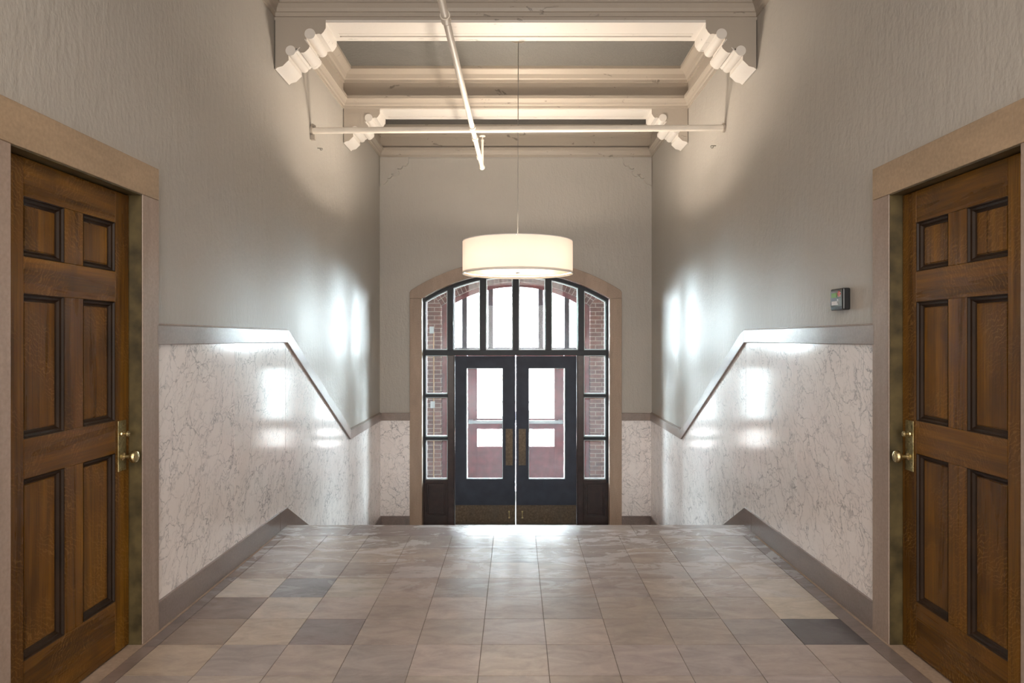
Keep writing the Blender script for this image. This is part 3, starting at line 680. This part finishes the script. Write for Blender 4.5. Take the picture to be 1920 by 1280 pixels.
bm = B(); lathe(bm, [(0, -.03), (.020, -.028), (.030, -.01), (.031, .01), (.026, .03), (0, .032)], (px(7.43), 7.43, PZ), (0, 1, 0), 20); pp('elbow', bm, M['pipe'], smooth=True)
bm = B(); cyl(bm, (px(7.43)+.004, 7.43, PZ), (px(7.43)+.004, 7.43, PZ+.30), .0135, seg=14); r_ = pp('riser', bm, M['pipe'], smooth=True)
bm = B(); h0 = PZ+.30; lathe(bm, [(.016, h0-.03), (.018, h0-.01), (.010, h0), (.006, h0+.012), (.006, h0+.022), (.032, h0+.026), (.034, h0+.032), (0, h0+.034)], (px(7.43)+.004, 7.43, 0), seg=24); fin('sprinkler_head', bm, M['pipe'], r_, smooth=True)
bm = B(); cyl(bm, (-1.808, 6.13, PZ), (-1.79, 6.13, PZ), .045, seg=20); cyl(bm, (-1.80, 6.12, PZ+.05), (-1.77, 6.12, PZ+.03), .012, seg=8); box(bm, -1.808, -1.77, 6.10, 6.14, PZ-.085, PZ-.045); pp('wall_flange', bm, M['trim'])
bm = B(); cyl(bm, (1.808, 6.00, PZ-.015), (1.79, 6.00, PZ-.015), .040, seg=20); pp('wall_flange', bm, M['trim'])
# hook stubs on the walls
bm = B(); cyl(bm, (1.81, 6.27, 3.205), (1.785, 6.27, 3.205), .005, seg=8); torus(bm, (1.775, 6.27, 3.195), .012, .004, (0, 1, 0), 16, 6); prop(fin('wall_hook', bm, M['metal']), 'small dark hook in the right wall just under the cross pipe', 'hook')
bm = B(); cyl(bm, (-1.81, 6.33, 3.20), (-1.782, 6.33, 3.20), .005, seg=8); torus(bm, (-1.775, 6.33, 3.19), .010, .004, (0, 1, 0), 16, 6); prop(fin('wall_hook', bm, M['metal']), 'small dark hook in the left wall just under the cross pipe', 'hook')

# ------------------------------------------------------------------ wall keypad
kp = empty('access_keypad', (1.81, 3.823, 1.677), 'small black time clock keypad with green screen above the right rail', 'keypad')
def kk(name, bm, m, **k): return child_box(name, bm, m, kp, **k)
xf = 1.768; yn, yf, z0, z1 = 3.748, 3.897, 1.617, 1.737
bm = B(); box(bm, xf, 1.811, yn, yf, z0, z1); kk('housing', bm, M['blackplastic'], bev=.008, seg=3)
bm = B(); box(bm, xf-.003, xf+.002, yn+.008, yf-.008, z0+.018, z1-.014); kk('faceplate', bm, M['greyplastic'], bev=.002)
def onf(a0, a1, b0, b1, th=.002):   # a: 0 near .. 1 far; b: 0 bottom .. 1 top
    bm = B(); box(bm, xf-.003-th, xf-.002, yn+(yf-yn)*a0, yn+(yf-yn)*a1, z0+(z1-z0)*b0, z0+(z1-z0)*b1); return bm
kk('screen', onf(.42, .84, .58, .80), M['lcd'])
kk('label_plate', onf(.42, .82, .24, .42), M['white'])
kk('emblem_plate', onf(.14, .34, .60, .82, .001), M['white'])
bm = onf(.42, .86, .825, .86, .003); kk('bezel', bm, M['chrome'])
bm = B()
for i in range(5):
    for j in range(5):
        if abs(i-2)+abs(j-2) <= 2 and (i+j) % 2 == 0:
            yy = yn+(yf-yn)*(.12+.045*i*1.1); zz = z0+(z1-z0)*(.60+.055*j); box(bm, xf-.006, xf-.002, yy, yy+.006, zz, zz+.006)
kk('emblem', bm, M['redp'])
bm = B()
for b_ in (.44, .34, .24): box(bm, xf-.006, xf-.002, yn+(yf-yn)*.27, yn+(yf-yn)*.37, z0+(z1-z0)*b_, z0+(z1-z0)*(b_+.06))
kk('buttons', bm, M['chrome'])

# ------------------------------------------------------------------ outdoors
bm = B(); box(bm, -6, 6, YB+.3, 15, -1.5, -1.10); prop(fin('stoop', bm, M['concrete']), 'pale concrete stoop just outside the outer doors', 'stoop', kind='structure')
bm = B(); box(bm, -60, 60, 15, 90, -2.9, -2.5); prop(fin('street', bm, M['asphalt']), 'sunlit pale street outside', 'street', kind='structure')
bm = B(); box(bm, -6, 6, 14.6, 14.8, -2.5, -.40); prop(fin('trim_8', bm, M['concrete']), 'low pale parapet wall beyond the stoop', 'parapet', kind='structure')
rl = empty('stair_railing', (0, 14.0, -1.10), 'thin metal railing on the stoop behind the red doors', 'railing')
for x in (-1.4, -1.05, -.69, -.355, .355, .385, .69, 1.05, 1.4):
    bm = B(); cyl(bm, (x, 14, -1.10), (x, 14, -.22), .009, seg=8); child_box('baluster', bm, M['metal'], rl)
bm = B(); cyl(bm, (-1.5, 14, -.21), (1.5, 14, -.21), .02, seg=10); child_box('handrail', bm, M['metal'], rl)
# house across the street
H = 32.0; q = H/1300
def X(p_): return (p_-967)*q
def Z(p_): return 1.46-(p_-635)*q
ho = empty('house', (0, H, -2.5), 'pale house with porch steps across the street', 'house')
bm = B(); box(bm, -9, 9, H, H+7, -2.5, 6); child_box('house_wall', bm, M['siding'], ho)
bm = B(); prism(bm, [(-9.5, 6), (9.5, 6), (0, 9.5)], 'xz', H-.4, H+7.4); child_box('roof', bm, M['asphalt'], ho)
bm = B(); box(bm, X(912), X(925), H-.05, H, Z(739), Z(692)); child_box('house_door', bm, M['dimglass'], ho)
bm = B(); box(bm, X(1007), X(1023), H-.05, H, Z(762), Z(755)); child_box('basement_window', bm, M['dimglass'], ho)
bm = B(); box(bm, X(1008), X(1022), H-.05, H, Z(726), Z(700)); child_box('house_window', bm, M['siding'], ho)
bm = B(); box(bm, -9, 9, H-.08, H, Z(753), Z(752)); child_box('water_table', bm, M['dimglass'], ho)
bm = B(); box(bm, X(890), X(930), H-2.2, H, -2.5, Z(739)-.0)
for i in range(5): box(bm, X(900), X(924), H-2.2-.3*(i+1), H-2.2-.3*i, -2.5, Z(739)-.2*(i+1))
child_box('porch', bm, M['concrete'], ho)
bm = B(); box(bm, X(928), X(940), H-2.2, H-1.9, -2.5, 3); child_box('porch_column', bm, M['white'], ho)
ch = empty('porch_chair', (X(908)*.95, H-1.2, Z(739)), 'small chair on the porch of the house across the street', 'chair')
cx, cy, cz = ch.location; cz += .02
for dx in (-.22, .22):
    for dy in (-.2, .2):
        bm = B(); cyl(bm, (cx+dx, cy+dy, cz), (cx+dx, cy+dy, cz+(.45 if dy < 0 else .9)), .03, seg=8); child_box('leg', bm, M['dimglass'], ch)
bm = B(); box(bm, cx-.24, cx+.24, cy-.22, cy+.22, cz+.42, cz+.46); child_box('seat', bm, M['dimglass'], ch)
bm = B(); box(bm, cx-.24, cx+.24, cy+.18, cy+.22, cz+.60, cz+.9); child_box('backrest', bm, M['dimglass'], ch)
# shrub
bm = B()
for i in range(900):
    a = random.uniform(0, 2*PI); b = random.uniform(0, 1)**.5; x = X(1028)*.96+b*.55*math.cos(a); y = H-1+b*.45*math.sin(a); z = random.uniform(-2.5, -1.55-.5*(x-X(1028)*.96))
    d = Vector((random.uniform(-1, 1), random.uniform(-1, 1), random.uniform(-.3, 1))).normalized()*.09; e = d.cross(Vector((random.random(), random.random(), random.random()))).normalized()*.04
    c = Vector((x, y, z)); bm.faces.new([bm.verts.new(c-e*.2), bm.verts.new(c+d*.5-e), bm.verts.new(c+d), bm.verts.new(c+d*.5+e)])
prop(fin('shrub', bm, M['leaf']), 'green shrub beside the pale house behind the parked car', 'shrub')
# orange sign on a pole
sg = empty('street_sign', (-.60, 24, -2.5), 'orange sign on a pale pole across the street', 'sign')
bm = B(); cyl(bm, (-.60, 24, -2.5), (-.60, 24, .25), .03, seg=10); child_box('pole', bm, M['white'], sg)
bm = B(); prism(bm, [(-.60, -.02), (-.46, .13), (-.60, .28), (-.74, .13)], 'xz', 23.95, 23.97); child_box('sign_plate', bm, M['orange'], sg)
# parked car, seen side on
Yc = 26.0; cx = .55; zc = -2.5
car = empty('parked_car', (cx, Yc, zc), 'white car parked across the street beyond the doors', 'car')
body = [(-2.2, .30), (-2.2, .75), (-2.05, .92), (-1.5, .98), (-.9, 1.38), (-.3, 1.47), (.45, 1.44), (1.25, 1.0), (1.95, .86), (2.2, .62), (2.2, .30)]
bm = B(); prism(bm, [(cx+a, zc+b) for a, b in body], 'xz', Yc-.85, Yc+.85); child_box('car_body', bm, M['white'], car, bev=.06, seg=3)
bm = B(); prism(bm, [(cx+a, zc+b) for a, b in ((-1.25, 1.0), (-.8, 1.30), (-.25, 1.37), (.40, 1.34), (1.02, 1.0))], 'xz', Yc-.86, Yc-.84); child_box('side_window', bm, M['dimglass'], car)
for dx in (-1.35, 1.4):
    bm = B(); lathe(bm, [(0, 0), (.2, 0), (.32, .01), (.33, .1), (.32, .2), (0, .2)], (cx+dx, Yc-.90, zc+.33), (0, 1, 0), 24); child_box('wheel', bm, M['tyre'], car, smooth=True)
